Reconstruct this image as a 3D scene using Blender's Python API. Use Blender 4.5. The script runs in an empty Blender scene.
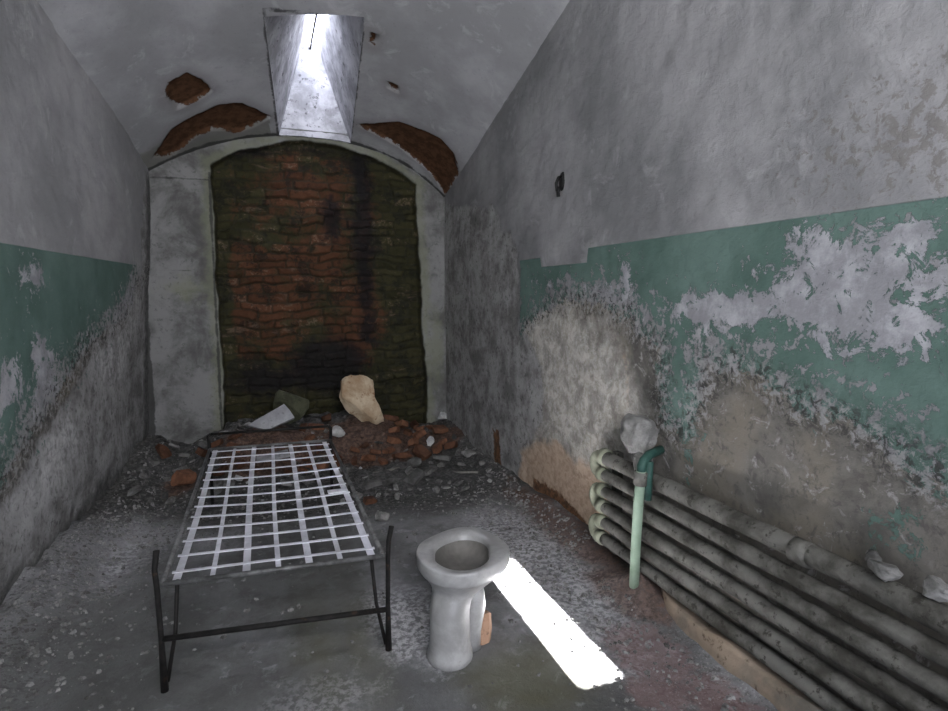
import bpy, bmesh, math, random
import numpy as np
from mathutils import Vector, Matrix, noise as mnoise
random.seed(7); rng = np.random.default_rng(11)
scn = bpy.context.scene
COL = scn.collection
PI = math.pi

# ------------------------------------------------------------------ helpers
def hash2(ix, iy, s):
    h = (ix * 374761393 + iy * 668265263 + s * 1442695041) & 0xffffffff
    h = ((h ^ (h >> 13)) * 1274126177) & 0xffffffff
    return ((h ^ (h >> 16)) & 0xffff) / 65535.0
def vnoise(x, y, s=0):
    x = np.asarray(x, float); y = np.asarray(y, float)
    ix = np.floor(x).astype(np.int64); iy = np.floor(y).astype(np.int64)
    fx = x - ix; fy = y - iy
    fx = fx * fx * (3 - 2 * fx); fy = fy * fy * (3 - 2 * fy)
    a = hash2(ix, iy, s); b = hash2(ix + 1, iy, s); c = hash2(ix, iy + 1, s); d = hash2(ix + 1, iy + 1, s)
    return (a * (1 - fx) + b * fx) * (1 - fy) + (c * (1 - fx) + d * fx) * fy
def fbm(x, y, f=1.0, o=4, s=0, g=0.5):
    r = 0; a = 1; t = 0
    for k in range(o):
        r = r + a * vnoise(np.asarray(x) * f, np.asarray(y) * f, s + k * 17); t += a; a *= g; f *= 2.03
    return r / t
def sstep(a, b, x):
    t = np.clip((np.asarray(x, float) - a) / (b - a), 0, 1)
    return t * t * (3 - 2 * t)
def sdf(poly, x, y):
    """signed distance to a polygon, positive inside"""
    x = np.asarray(x, float); y = np.asarray(y, float)
    d = np.full(x.shape, 1e9); ins = np.zeros(x.shape, bool); n = len(poly)
    for i in range(n):
        ax, ay = poly[i]; bx, by = poly[(i + 1) % n]
        ex, ey = bx - ax, by - ay; L = ex * ex + ey * ey + 1e-12
        t = np.clip(((x - ax) * ex + (y - ay) * ey) / L, 0, 1)
        d = np.minimum(d, (x - ax - t * ex) ** 2 + (y - ay - t * ey) ** 2)
        c = ((ay > y) != (by > y))
        xi = (bx - ax) * (y - ay) / ((by - ay) if by != ay else 1e-9) + ax
        ins ^= c & (x < xi)
    d = np.sqrt(d)
    return np.clip(np.where(ins, d, -d), -0.6, 0.6)

def link(o, parent=None):
    COL.objects.link(o)
    if parent is not None: o.parent = parent
    return o
def tag(o, label=None, cat=None, group=None, kind=None):
    if label: o['label'] = label
    if cat: o['category'] = cat
    if group: o['group'] = group
    if kind: o['kind'] = kind
    return o
def empty(name, loc, label, cat, group=None, rz=0.0):
    o = bpy.data.objects.new(name, None); o.empty_display_size = 0.1
    link(o); o.location = loc; o.rotation_euler = (0, 0, rz)
    return tag(o, label, cat, group)
def obj(name, bm, mat, parent=None, smooth=False):
    me = bpy.data.meshes.new(name)
    bmesh.ops.recalc_face_normals(bm, faces=bm.faces)
    bm.to_mesh(me); bm.free()
    if mat: me.materials.append(mat)
    if smooth:
        for p in me.polygons: p.use_smooth = True
    return link(bpy.data.objects.new(name, me), parent)
def box(bm, lo, hi, bev=0.0):
    r = bmesh.ops.create_cube(bm, size=1.0)
    vs = r['verts']
    for v in vs:
        v.co = Vector([lo[k] + (v.co[k] + .5) * (hi[k] - lo[k]) for k in range(3)])
    if bev:
        es = list({e for v in vs for e in v.link_edges})
        bmesh.ops.bevel(bm, geom=es, offset=bev, segments=2, affect='EDGES', profile=.6)
def tube(bm, pts, r, n=10, cap=True, rs=None, flat=None):
    """sweep a circle (or flat=(w,t) rectangle-ish ellipse) along a polyline"""
    pts = [Vector(p) for p in pts]; rings = []
    ref = Vector((0, 0, 1))
    d0 = (pts[1] - pts[0]).normalized()
    if abs(d0.dot(ref)) > .9: ref = Vector((0, 1, 0))
    for i, p in enumerate(pts):
        if i == 0: d = pts[1] - p
        elif i == len(pts) - 1: d = p - pts[i - 1]
        else: d = (pts[i + 1] - p).normalized() + (p - pts[i - 1]).normalized()
        d.normalize()
        u = d.cross(ref)
        if u.length < 1e-4: u = d.cross(Vector((1, 0, 0)))
        u.normalize(); w = u.cross(d); ref = w
        rr = rs[i] if rs else r
        ring = []
        for k in range(n):
            a = 2 * PI * k / n
            if flat: ca, sa = math.cos(a), math.sin(a); q = p + u * flat[0] * ca + w * flat[1] * sa
            else: q = p + u * rr * math.cos(a) + w * rr * math.sin(a)
            ring.append(bm.verts.new(q))
        rings.append(ring)
    for a, b in zip(rings, rings[1:]):
        for k in range(n):
            bm.faces.new((a[k], a[(k + 1) % n], b[(k + 1) % n], b[k]))
    if cap:
        bm.faces.new(rings[0]); bm.faces.new(rings[-1])
def strip(bm, pts, w, t, side):
    """flat metal strap along pts, width w along vector side, thickness t in z"""
    s = Vector(side) * w / 2; rings = []
    for p in pts:
        p = Vector(p); z = Vector((0, 0, t / 2))
        rings.append([bm.verts.new(q) for q in (p - s - z, p + s - z, p + s + z, p - s + z)])
    for a, b in zip(rings, rings[1:]):
        for k in range(4): bm.faces.new((a[k], a[(k + 1) % 4], b[(k + 1) % 4], b[k]))
    bm.faces.new(rings[0]); bm.faces.new(rings[-1])
def loft(bm, rings, cap0=True, cap1=True):
    R = [[bm.verts.new(p) for p in r] for r in rings]; n = len(R[0])
    for a, b in zip(R, R[1:]):
        for k in range(n): bm.faces.new((a[k], a[(k + 1) % n], b[(k + 1) % n], b[k]))
    if cap0: bm.faces.new(R[0])
    if cap1: bm.faces.new(R[-1])
def grid(name, P, mat, attrs=None, parent=None, keep=None, flip=False, smooth=True, colattrs=None):
    """P: (m,n,3) array -> quad grid; keep: (m-1,n-1) bool"""
    m, n = P.shape[:2]
    idx = np.arange(m * n).reshape(m, n)
    q = np.stack([idx[:-1, :-1], idx[1:, :-1], idx[1:, 1:], idx[:-1, 1:]], -1)
    if flip: q = q[..., ::-1]
    q = q[keep] if keep is not None else q.reshape(-1, 4)
    me = bpy.data.meshes.new(name)
    me.vertices.add(m * n); me.vertices.foreach_set('co', P.reshape(-1).astype(np.float32))
    k = len(q)
    me.loops.add(k * 4); me.loops.foreach_set('vertex_index', q.reshape(-1).astype(np.int32))
    me.polygons.add(k); me.polygons.foreach_set('loop_start', np.arange(0, k * 4, 4, dtype=np.int32))
    me.update(calc_edges=True); me.validate()
    me.polygons.foreach_set('use_smooth', np.full(len(me.polygons), smooth))
    for an, av in (attrs or {}).items():
        a = me.attributes.new(an, 'FLOAT', 'POINT')
        a.data.foreach_set('value', np.asarray(av, np.float32).reshape(-1))
    me.materials.append(mat)
    return link(bpy.data.objects.new(name, me), parent)

# ------------------------------------------------------------------ materials
class G:
    def __init__(s, name):
        s.m = bpy.data.materials.new(name); s.m.use_nodes = True
        s.t = s.m.node_tree; s.t.nodes.clear()
        s.out = s.t.nodes.new('ShaderNodeOutputMaterial')
        s.b = s.t.nodes.new('ShaderNodeBsdfPrincipled')
        s.t.links.new(s.b.outputs[0], s.out.inputs[0])
        s.b.inputs['Specular IOR Level'].default_value = .25
        s.co = s.t.nodes.new('ShaderNodeTexCoord').outputs['Object']
    def _set(s, inp, v):
        if hasattr(v, 'is_linked') or isinstance(v, bpy.types.NodeSocket): s.t.links.new(v, inp)
        else:
            if isinstance(v, tuple) and len(v) == 3 and inp.type == 'RGBA': v = v + (1,)
            inp.default_value = v
    def map(s, sc=(1, 1, 1), loc=(0, 0, 0)):
        n = s.t.nodes.new('ShaderNodeMapping'); s._set(n.inputs['Vector'], s.co)
        n.inputs['Scale'].default_value = sc; n.inputs['Location'].default_value = loc
        return n.outputs[0]
    def noise(s, scale, detail=5, rough=.6, dist=0.0, vec=None):
        n = s.t.nodes.new('ShaderNodeTexNoise'); s._set(n.inputs['Vector'], vec if vec is not None else s.co)
        n.inputs['Scale'].default_value = scale; n.inputs['Detail'].default_value = detail
        n.inputs['Roughness'].default_value = rough; n.inputs['Distortion'].default_value = dist
        return n.outputs['Fac']
    def vor(s, scale, feature='F1', vec=None, rand=1.0):
        n = s.t.nodes.new('ShaderNodeTexVoronoi'); n.feature = feature
        s._set(n.inputs['Vector'], vec if vec is not None else s.co); n.inputs['Scale'].default_value = scale
        n.inputs['Randomness'].default_value = rand
        return n.outputs['Distance']
    def mth(s, op, a, b=0.0, c=None):
        n = s.t.nodes.new('ShaderNodeMath'); n.operation = op
        s._set(n.inputs[0], a); s._set(n.inputs[1], b)
        if c is not None: s._set(n.inputs[2], c)
        return n.outputs[0]
    def step(s, x, lo, hi, a=0.0, b=1.0):
        n = s.t.nodes.new('ShaderNodeMapRange'); n.interpolation_type = 'SMOOTHSTEP'
        s._set(n.inputs[0], x); n.inputs[1].default_value = lo; n.inputs[2].default_value = hi
        n.inputs[3].default_value = a; n.inputs[4].default_value = b
        return n.outputs[0]
    def mix(s, f, a, b):
        n = s.t.nodes.new('ShaderNodeMix'); n.data_type = 'RGBA'
        s._set(n.inputs['Factor'], f); s._set(n.inputs[6], a); s._set(n.inputs[7], b)
        return n.outputs[2]
    def attr(s, name):
        n = s.t.nodes.new('ShaderNodeAttribute'); n.attribute_name = name
        return n.outputs['Fac']
    def xyz(s):
        n = s.t.nodes.new('ShaderNodeSeparateXYZ'); s._set(n.inputs[0], s.co)
        return n.outputs
    def rnd(s):
        return s.t.nodes.new('ShaderNodeObjectInfo').outputs['Random']
    def edge(s, sd, amp, nz, w=.006):
        """ragged mask: sd + amp*(noise-.5) > 0"""
        return s.step(s.mth('MULTIPLY_ADD', s.mth('SUBTRACT', nz, .5), amp, sd), -w, w)
    def bump(s, h, strength=.4, dist=.01, prev=None):
        n = s.t.nodes.new('ShaderNodeBump'); s._set(n.inputs['Height'], h)
        n.inputs['Strength'].default_value = strength; n.inputs['Distance'].default_value = dist
        if prev is not None: s.t.links.new(prev, n.inputs['Normal'])
        return n.outputs[0]
    def done(s, col, rough=.85, nrm=None, metal=0.0, spec=None):
        s._set(s.b.inputs['Base Color'], col); s._set(s.b.inputs['Roughness'], rough)
        s._set(s.b.inputs['Metallic'], metal)
        if spec is not None: s.b.inputs['Specular IOR Level'].default_value = spec
        if nrm is not None: s.t.links.new(nrm, s.b.inputs['Normal'])
        return s.m
AND = lambda g, a, b: g.mth('MULTIPLY', a, b)
INV = lambda g, a: g.mth('SUBTRACT', 1.0, a)
def mx(g, *a):
    r = a[0]
    for b in a[1:]: r = g.mth('MAXIMUM', r, b)
    return r

def mat_limewash(g, base=(.34, .335, .34), dark=(.20, .2, .205)):
    """old limewash: broad grey mottling, fine grime, hairline cracks"""
    n1 = g.noise(1.3, 6, .62); n2 = g.noise(9, 8, .7); n3 = g.noise(48, 6, .7)
    c = g.mix(g.step(n1, .36, .64), dark, base)
    c = g.mix(g.step(n2, .52, .72, 0, .45), c, tuple(v * .62 for v in base))
    c = g.mix(g.step(n3, .58, .72, 0, .5), c, tuple(v * .45 for v in base))
    c = g.mix(g.step(g.noise(4.5, 7, .68, .6), .56, .66, 0, .35), c, tuple(min(1, v * 1.3) for v in base))
    cr = g.vor(2.1, 'DISTANCE_TO_EDGE', g.map((1, 1, 1)))
    return c, n1, n2, n3

def mat_wall(name, left=False):
    g = G(name)
    if left: c, n1, n2, n3 = mat_limewash(g, (.38, .375, .38), (.26, .26, .265))
    else: c, n1, n2, n3 = mat_limewash(g)
    nb = g.noise(7, 10, .76, .3); nf = g.noise(26, 8, .7, .4); nc = g.noise(3.2, 8, .65, .5)
    # flaked limewash high on the wall (brown-grey scabs)
    scab = AND(g, g.step(g.mth('ADD', g.attr('scab'), g.mth('MULTIPLY', g.mth('SUBTRACT', nf, .5), .8)), .04, .09), 1.0)
    c = g.mix(g.mth('MULTIPLY', scab, .6), c, (.16, .145, .13))
    # raw lower plaster
    low = g.mix(g.step(nc, .36, .62), (.105, .10, .09), (.20, .187, .168))
    low = g.mix(g.step(g.noise(2.1, 6, .6), .5, .66, 0, .7), low, (.22, .195, .155))
    low = g.mix(g.step(nf, .52, .64, 0, .55), low, (.075, .07, .066))
    low = g.mix(g.step(g.noise(14, 9, .72, .8), .56, .64, 0, .7), low, (.38, .37, .36))
    if not left:
        sk = g.mth('MULTIPLY', g.edge(g.attr('skim_and_glow'), .5, nc, .16), g.step(nb, .40, .58, .35, .95))
        low = g.mix(sk, low, g.mix(g.step(nf, .42, .6), (.56, .54, .50), (.40, .375, .33)))  # pale plaster, with the sun patch's bounce glow painted into its colour
    else:
        sk = g.mth('MULTIPLY', g.edge(g.attr('skim_and_glow'), .5, nc, .10), g.step(nb, .40, .58, .25, .95))
    lowm = g.edge(g.attr('low'), .34, nb, .008)
    # rough whitish skim coat
    rg = g.mix(g.step(g.noise(5, 9, .7), .38, .62), (.17, .165, .16), (.36, .355, .35))
    rg = g.mix(g.step(g.noise(1.9, 6, .7, 1.0), .5, .6, 0, .55), rg, (.42, .415, .41))
    rg = g.mix(g.step(nf, .54, .64, 0, .75), rg, (.09, .088, .085))
    rg = g.mix(g.step(g.noise(60, 4, .7), .56, .7, 0, .5), rg, (.07, .07, .07))
    rgm = g.edge(g.attr('rough'), .22, nb, .02)
    # green oil paint band
    gr = g.mix(g.step(g.noise(2.5, 6, .6), .35, .65), (.092, .150, .128), (.135, .205, .178))
    gr = g.mix(g.step(nf, .6, .72, 0, .5), gr, (.065, .10, .088))
    flk = g.edge(g.attr('flake'), .60, g.noise(8, 10, .78, .4), .004)
    flk = AND(g, flk, INV(g, g.step(g.noise(9, 10, .76, .5, g.map((1, 1, 1), (7, 3, 1))), .575, .585)))
    spot = g.step(g.mth('ADD', g.mth('ADD', g.noise(21, 9, .74, .3), g.mth('MULTIPLY', g.attr('worn'), .25)), g.step(g.attr('flake'), -.25, .0, 0, .07)), .595, .605)
    grm = AND(g, g.edge(g.attr('green'), .40, g.noise(8, 10, .78, .5), .004), g.step(g.attr('top'), -.003, .003))
    rem = AND(g, g.edge(g.attr('remn'), .6, g.noise(13, 9, .74, .5), .004), g.step(g.attr('top'), -.003, .003))
    gmask = AND(g, mx(g, grm, rem), INV(g, mx(g, flk, spot)))
    under = g.mix(g.step(n2, .4, .65), (.27, .27, .285), (.42, .42, .44))
    c = g.mix(lowm, c, low)
    c = g.mix(rgm, c, rg)
    if left: c = g.mix(sk, c, g.mix(g.step(nf, .42, .6), (.52, .515, .51), (.30, .295, .29)))
    flku = AND(g, flk, g.step(g.attr('top'), -.003, .003))
    c = g.mix(AND(g, flku, INV(g, g.step(g.attr('low'), .05, .15))), c, under)
    c = g.mix(gmask, c, gr)
    if not left:
        pk = g.edge(g.attr('peach'), .22, nb, .03)
        c = g.mix(g.mth('MULTIPLY', pk, .85), c, g.mix(g.step(nf, .4, .66), (.56, .43, .32), (.38, .27, .19)))  # exposed peach plaster, lightened to carry the bounce glow near the sun patch
        bk = g.edge(g.attr('brick'), .2, nb, .012)
        c = g.mix(bk, c, g.mix(g.step(nf, .4, .6), (.2, .105, .055), (.09, .05, .03)))
    else:
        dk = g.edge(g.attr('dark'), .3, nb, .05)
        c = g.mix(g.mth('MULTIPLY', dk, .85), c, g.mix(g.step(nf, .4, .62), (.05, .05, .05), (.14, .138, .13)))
    bd = g.step(g.mth('ABSOLUTE', g.mth('MULTIPLY_ADD', g.mth('SUBTRACT', nb, .5), .4, g.attr('low'))), .16 if left else .11, .02)
    bd = AND(g, bd, INV(g, g.step(g.attr('rough'), -.02, .04)) if not left else 1.0)
    ns = g.noise(30, 8, .74, .6)
    c = g.mix(AND(g, bd, g.step(ns, .53, .55, 0, .9)), c, (.34, .335, .33))
    c = g.mix(AND(g, bd, g.step(ns, .46, .44, 0, .9)), c, (.055, .055, .052))  # dark specks painted as the shadows of the lifted flakes
    h = g.mth('ADD', g.mth('MULTIPLY', n3, .25), g.mth('MULTIPLY', nf, .5))
    h = g.mth('ADD', h, g.mth('MULTIPLY', AND(g, bd, ns), 1.2))
    h = g.mth('ADD', h, g.mth('MULTIPLY', gmask, .35))
    h = g.mth('SUBTRACT', h, g.mth('MULTIPLY', lowm, .45))
    h = g.mth('ADD', h, g.mth('MULTIPLY', g.mth('MULTIPLY', rgm, nb), .8))
    return g.done(c, .8, g.bump(h, .75, .012), spec=.2)

def mat_ceiling():
    g = G('limewashed_vault'); c, n1, n2, n3 = mat_limewash(g, (.42, .42, .43), (.29, .29, .295))
    nb = g.noise(8, 8, .66, .3)
    mo = g.step(g.mth('ADD', g.attr('moss'), g.mth('MULTIPLY', nb, .2)), .1, .2, 0, .6)
    c = g.mix(mo, c, (.11, .115, .075))
    bk = g.edge(g.attr('brick'), .12, g.noise(8, 9, .74, .3), .004)
    bc = g.mix(g.step(g.noise(16, 7, .65), .38, .62), (.052, .025, .013), (.098, .048, .025))
    c = g.mix(g.step(g.attr('brick'), -.12, -.01, 0, .45), c, (.19, .18, .175))
    c = g.mix(bk, c, bc)
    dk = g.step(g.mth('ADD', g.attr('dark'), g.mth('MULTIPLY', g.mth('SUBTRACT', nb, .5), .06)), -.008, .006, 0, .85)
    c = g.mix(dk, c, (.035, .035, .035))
    h = g.mth('SUBTRACT', g.mth('MULTIPLY', n2, .5), bk)
    return g.done(c, .88, g.bump(h, .6, .012), spec=.15)

def mat_back():
    g = G('pier_plaster_and_rubble_brick')
    n1 = g.noise(3, 8, .66, .3); nf = g.noise(24, 8, .7, .3); nb = g.noise(9, 7, .65, .3); n3 = g.noise(70, 4, .7)
    pl = g.mix(g.step(n1, .36, .62), (.095, .094, .09), (.225, .225, .22))
    pl = g.mix(g.step(nf, .54, .66, 0, .7), pl, (.1, .1, .095))
    pl = g.mix(g.step(g.mth('ADD', g.attr('moss'), g.mth('MULTIPLY', g.mth('SUBTRACT', nb, .5), .25)), -.02, .08, 0, .55), pl, (.2, .21, .14))
    pl = g.mix(g.step(g.mth('ADD', g.attr('crack'), g.mth('MULTIPLY', g.mth('SUBTRACT', nb, .5), .05)), -.006, .006, 0, .85), pl, (.045, .045, .043))
    r = g.attr('brnd')
    zone = g.attr('zone')                          # 0 mossy olive .. 1 red
    red = g.mix(g.mth('MULTIPLY_ADD', nf, .6, g.mth('MULTIPLY', r, .4)), (.034, .014, .007), (.120, .053, .027))
    olive = g.mix(g.mth('MULTIPLY_ADD', nf, .6, g.mth('MULTIPLY', r, .4)), (.012, .012, .005), (.054, .050, .022))
    zn = g.step(g.mth('ADD', zone, g.mth('MULTIPLY', g.mth('SUBTRACT', g.noise(4.5, 9, .74, .4), .5), 2.2)), .30, .70)
    b = g.mix(zn, olive, red)
    b = g.mix(g.step(g.mth('ADD', g.mth('MULTIPLY', r, .5), nf), .98, 1.12, 0, .65), b, (.17, .12, .085))
    b = g.mix(g.step(g.noise(5, 9, .76, .3), .50, .60, 0, .75), b, (.012, .012, .010))
    b = g.mix(g.step(g.noise(2.6, 9, .74, .5, g.map((1, 1, 2.6), (3, 0, 0))), .58, .66, 0, .6), b, (.13, .09, .062))
    b = g.mix(g.mth('MULTIPLY', g.attr('mort'), .7), b, (.026, .025, .016))
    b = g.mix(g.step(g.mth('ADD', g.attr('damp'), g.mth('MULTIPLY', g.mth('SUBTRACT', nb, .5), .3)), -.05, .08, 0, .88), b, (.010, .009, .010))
    inf = g.step(g.attr('infill'), -.006, .006)
    c = g.mix(inf, pl, b)
    h = g.mth('ADD', g.mth('MULTIPLY', nf, .7), g.mth('MULTIPLY', n3, .2))
    return g.done(c, .85, g.bump(h, .7, .012), spec=.15)

def mat_floor():
    g = G('dusty_concrete')
    n1 = g.noise(1.1, 6, .6, .4); n2 = g.noise(6, 9, .7, .2); n3 = g.noise(38, 7, .72); n4 = g.noise(110, 3, .7)
    c = g.mix(g.step(n1, .36, .62), (.105, .105, .105), (.24, .24, .245))
    c = g.mix(g.step(n2, .46, .64, 0, .6), c, (.085, .085, .082))
    c = g.mix(g.step(g.noise(10, 8, .7, .5), .56, .66, 0, .5), c, (.36, .36, .38))
    gr = g.attr('grit')
    c = g.mix(AND(g, g.step(n3, .5, .6), g.mth('MULTIPLY', gr, .75)), c, (.055, .054, .05))
    c = g.mix(AND(g, g.step(n4, .55, .68), g.mth('MULTIPLY', gr, .7)), c, (.4, .395, .39))
    c = g.mix(g.mth('MULTIPLY', g.step(n3, .62, .7), .45), c, (.06, .06, .06))
    c = g.mix(AND(g, g.step(g.mth('ADD', g.attr('pale'), g.mth('MULTIPLY', g.mth('SUBTRACT', n2, .5), 1.2)), .2, .6), .8), c, g.mix(g.step(n3, .42, .58), (.16, .16, .165), (.50, .495, .51)))
    soil = g.edge(g.attr('soil'), 1.1, g.noise(3.2, 9, .72, .3), .3)
    c = g.mix(g.mth('MULTIPLY', soil, .88), c, g.mix(g.step(n3, .44, .64), (.022, .022, .02), (.105, .102, .096)))
    red = g.edge(g.attr('red'), .22, g.noise(20, 8, .7), .03)
    c = g.mix(g.mth('MULTIPLY', red, .38), c, (.22, .105, .1))
    mos = g.edge(g.attr('moss'), .3, n2, .12)
    c = g.mix(g.mth('MULTIPLY', mos, .55), c, (.11, .105, .055))
    brk = g.edge(g.attr('brick'), .3, n2, .05)
    c = g.mix(g.mth('MULTIPLY', brk, .7), c, g.mix(g.step(n3, .4, .6), (.05, .026, .017), (.125, .066, .042)))
    dmp = g.edge(g.attr('damp'), .35, n1, .15)
    c = g.mix(g.mth('MULTIPLY', dmp, .6), c, (.055, .055, .051))
    h = g.mth('ADD', g.mth('MULTIPLY', n3, .6), g.mth('MULTIPLY', n4, .3))
    h = g.mth('ADD', h, n2)
    return g.done(c, .78, g.bump(h, .6, .012), spec=.25)

def mat_simple(name, a, b, sc=8, rough=.8, speck=None, metal=0.0, bump=.4, spec=.25, rnd=0.0, d=.006, sp_sc=30, th=.58):
    g = G(name)
    n = g.noise(sc, 7, .66, .2); nf = g.noise(sp_sc, 7, .7)
    c = g.mix(g.step(n, .36, .64), a, b)
    if speck: c = g.mix(g.step(nf, th, th + .09, 0, .8), c, speck)
    if rnd:
        hsv = g.t.nodes.new('ShaderNodeHueSaturation')
        g._set(hsv.inputs['Color'], c); g._set(hsv.inputs['Value'], g.step(g.rnd(), 0, 1, 1 - rnd, 1 + rnd))
        c = hsv.outputs[0]
    return g.done(c, rough, g.bump(g.mth('ADD', n, nf), bump, d), metal, spec)

M = {}
M['wall_r'] = mat_wall('peeling_right_wall'); M['wall_l'] = mat_wall('peeling_left_wall', True)
M['ceil'] = mat_ceiling(); M['back'] = mat_back(); M['floor'] = mat_floor()
M['shaft'] = mat_simple('shaft_limewash', (.24, .24, .245), (.46, .455, .47), 5, .85, (.07, .07, .07), th=.57, sp_sc=18)
M['front'] = mat_simple('doorway_wall', (.2, .2, .2), (.32, .32, .32), 3, .85, (.1, .1, .1))
M['curb'] = mat_simple('crumbling_curb', (.13, .118, .10), (.30, .235, .175), 3.5, .85, (.08, .058, .04), bump=.8, sp_sc=22)
M['iron'] = mat_simple('dark_rusted_iron', (.009, .009, .0085), (.020, .018, .017), 20, .7, (.05, .032, .022), .3, spec=.2)
M['strap'] = mat_simple('bare_galvanised_strap', (.58, .58, .62), (.80, .80, .85), 9, .45, (.2, .18, .16), .55, .15, .5, th=.62, sp_sc=45)
M['railpaint'] = mat_simple('worn_grey_rail', (.06, .06, .058), (.17, .17, .17), 12, .55, (.07, .06, .05), .4, spec=.4)
M['china'] = mat_simple('dusty_white_porcelain', (.24, .237, .233), (.37, .366, .362), 6, .36, (.25, .24, .22), bump=.12, spec=.45, th=.63)
M['bowl'] = mat_simple('stained_bowl', (.10, .095, .088), (.17, .16, .148), 5, .6, (.08, .07, .06), bump=.3)
M['terracotta'] = mat_simple('broken_clay', (.20, .12, .075), (.34, .21, .14), 10, .85, (.1, .06, .04), bump=.7)
M['pipe'] = mat_simple('dusty_pale_pipe', (.045, .043, .036), (.15, .146, .132), 5, .8, (.022, .02, .015), bump=.7, sp_sc=26, th=.55)
M['pipegreen'] = mat_simple('pale_olive_pipe', (.17, .18, .13), (.32, .33, .25), 7, .6, (.1, .105, .065), bump=.4, th=.6)
M['riser'] = mat_simple('pale_green_paint', (.18, .25, .185), (.25, .325, .25), 6, .5, (.28, .29, .24), bump=.3, th=.63)
M['darkgreen'] = mat_simple('dark_green_paint', (.018, .05, .042), (.035, .085, .07), 9, .5, (.02, .04, .035))
M['lag'] = mat_simple('crusted_lagging', (.14, .138, .132), (.29, .285, .275), 9, .9, (.09, .09, .085), bump=.9, d=.012)
M['stone'] = mat_simple('tan_stone', (.33, .225, .135), (.56, .46, .33), 4, .9, (.22, .11, .055), bump=.8, d=.012, th=.56, sp_sc=10)
M['slab'] = mat_simple('grey_slab', (.24, .24, .25), (.36, .36, .37), 6, .85, (.13, .13, .13))
M['rubble'] = mat_simple('grey_rubble', (.07, .069, .065), (.19, .187, .18), 9, .9, (.07, .066, .06), rnd=.45, bump=.7)
M['white'] = mat_simple('pale_plaster_lump', (.22, .22, .22), (.42, .42, .41), 7, .9, (.2, .2, .19), rnd=.3, bump=.7)
M['brick'] = mat_simple('red_brick', (.075, .034, .019), (.15, .070, .040), 12, .9, (.07, .03, .018), rnd=.4, bump=.7)
M['mossy'] = mat_simple('mossy_block', (.04, .042, .026), (.085, .088, .055), 8, .9, (.03, .03, .02), bump=.7)
M['grit'] = mat_simple('grit', (.085, .083, .078), (.25, .246, .24), 14, .9, (.05, .048, .045), sp_sc=9, th=.52)
M['chip'] = mat_simple('curled_paint', (.16, .2, .18), (.4, .4, .4), 7, .7, (.1, .19, .16), sp_sc=9, th=.55)
M['black'] = mat_simple('black_iron', (.008, .008, .008), (.02, .02, .02), 20, .5, None, .3)
M['wood'] = mat_simple('weathered_stick', (.1, .095, .085), (.22, .21, .19), 15, .9, (.05, .048, .045))
def mat_glass():
    g = G('thin_skylight_glass'); t = g.t
    tr = t.nodes.new('ShaderNodeBsdfTransparent'); tr.inputs[0].default_value = (.96, .97, 1, 1)
    gl = t.nodes.new('ShaderNodeBsdfGlossy'); gl.inputs['Roughness'].default_value = .1
    mxs = t.nodes.new('ShaderNodeMixShader'); mxs.inputs[0].default_value = .05
    t.links.new(tr.outputs[0], mxs.inputs[1]); t.links.new(gl.outputs[0], mxs.inputs[2])
    t.links.new(mxs.outputs[0], g.out.inputs[0]); return g.m
M['glass'] = mat_glass()

# ------------------------------------------------------------------ the room
YE, YF, XR = 5.40, -1.30, 1.70
def xleft(y): return -.955 - .043 * (YE - np.asarray(y, float))
XC = .375
def rise(y): return np.minimum(YE - np.asarray(y, float), 3.0)
def spring(y): return 2.34 + .30 * rise(y)
def ceil_z(x, y):
    xl = xleft(y); c = (xl + XR) / 2; hw = (XR - xl) / 2
    u = np.clip(np.abs((x - c) / hw), 0, 1)
    e = np.where(x < c, 2.0, 2.7)
    return spring(y) + .455 * (1 - u ** e)
def floor_z(x, y):
    x = np.asarray(x, float); y = np.asarray(y, float)
    z = .022 * (fbm(x, y, 2.2, 4, 3) - .5) + .012 * (fbm(x, y, 14, 3, 9) - .5)
    heap = sstep(4.45, 5.05, y) * (.10 + .17 * sstep(-.75, -.25, x) * (1 - sstep(.85, 1.45, x)))
    heap = heap * (.75 + .5 * fbm(x, y, 5, 3, 21)) + .05 * sstep(3.6, 4.4, y) * (fbm(x, y, 17, 3, 23) - .5) - .02 * sstep(4.3, 4.6, y)
    rub = .035 * sstep(3.3, 4.2, y) * (1 - sstep(4.5, 4.9, y)) * (fbm(x, y, 6, 3, 31) - .35) * 2
    cove = .10 * (1 - sstep(.0, .34, x - xleft(y))) * (.5 + fbm(x, y, 5, 3, 41))
    cover = .05 * (1 - sstep(.0, .2, XR - x)) * (.4 + fbm(x, y, 5, 3, 43))
    mound = .075 * np.exp(-((x - 1.57) ** 2 / .012 + (y - 2.07) ** 2 / .03)) * (.7 + .6 * fbm(x, y, 12, 3, 47))
    return z + heap + rub + cove + cover + mound

def ell(x, y, cx, cy, rx, ry):
    return (1 - np.sqrt(((x - cx) / rx) ** 2 + ((y - cy) / ry) ** 2)) * min(rx, ry)
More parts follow.
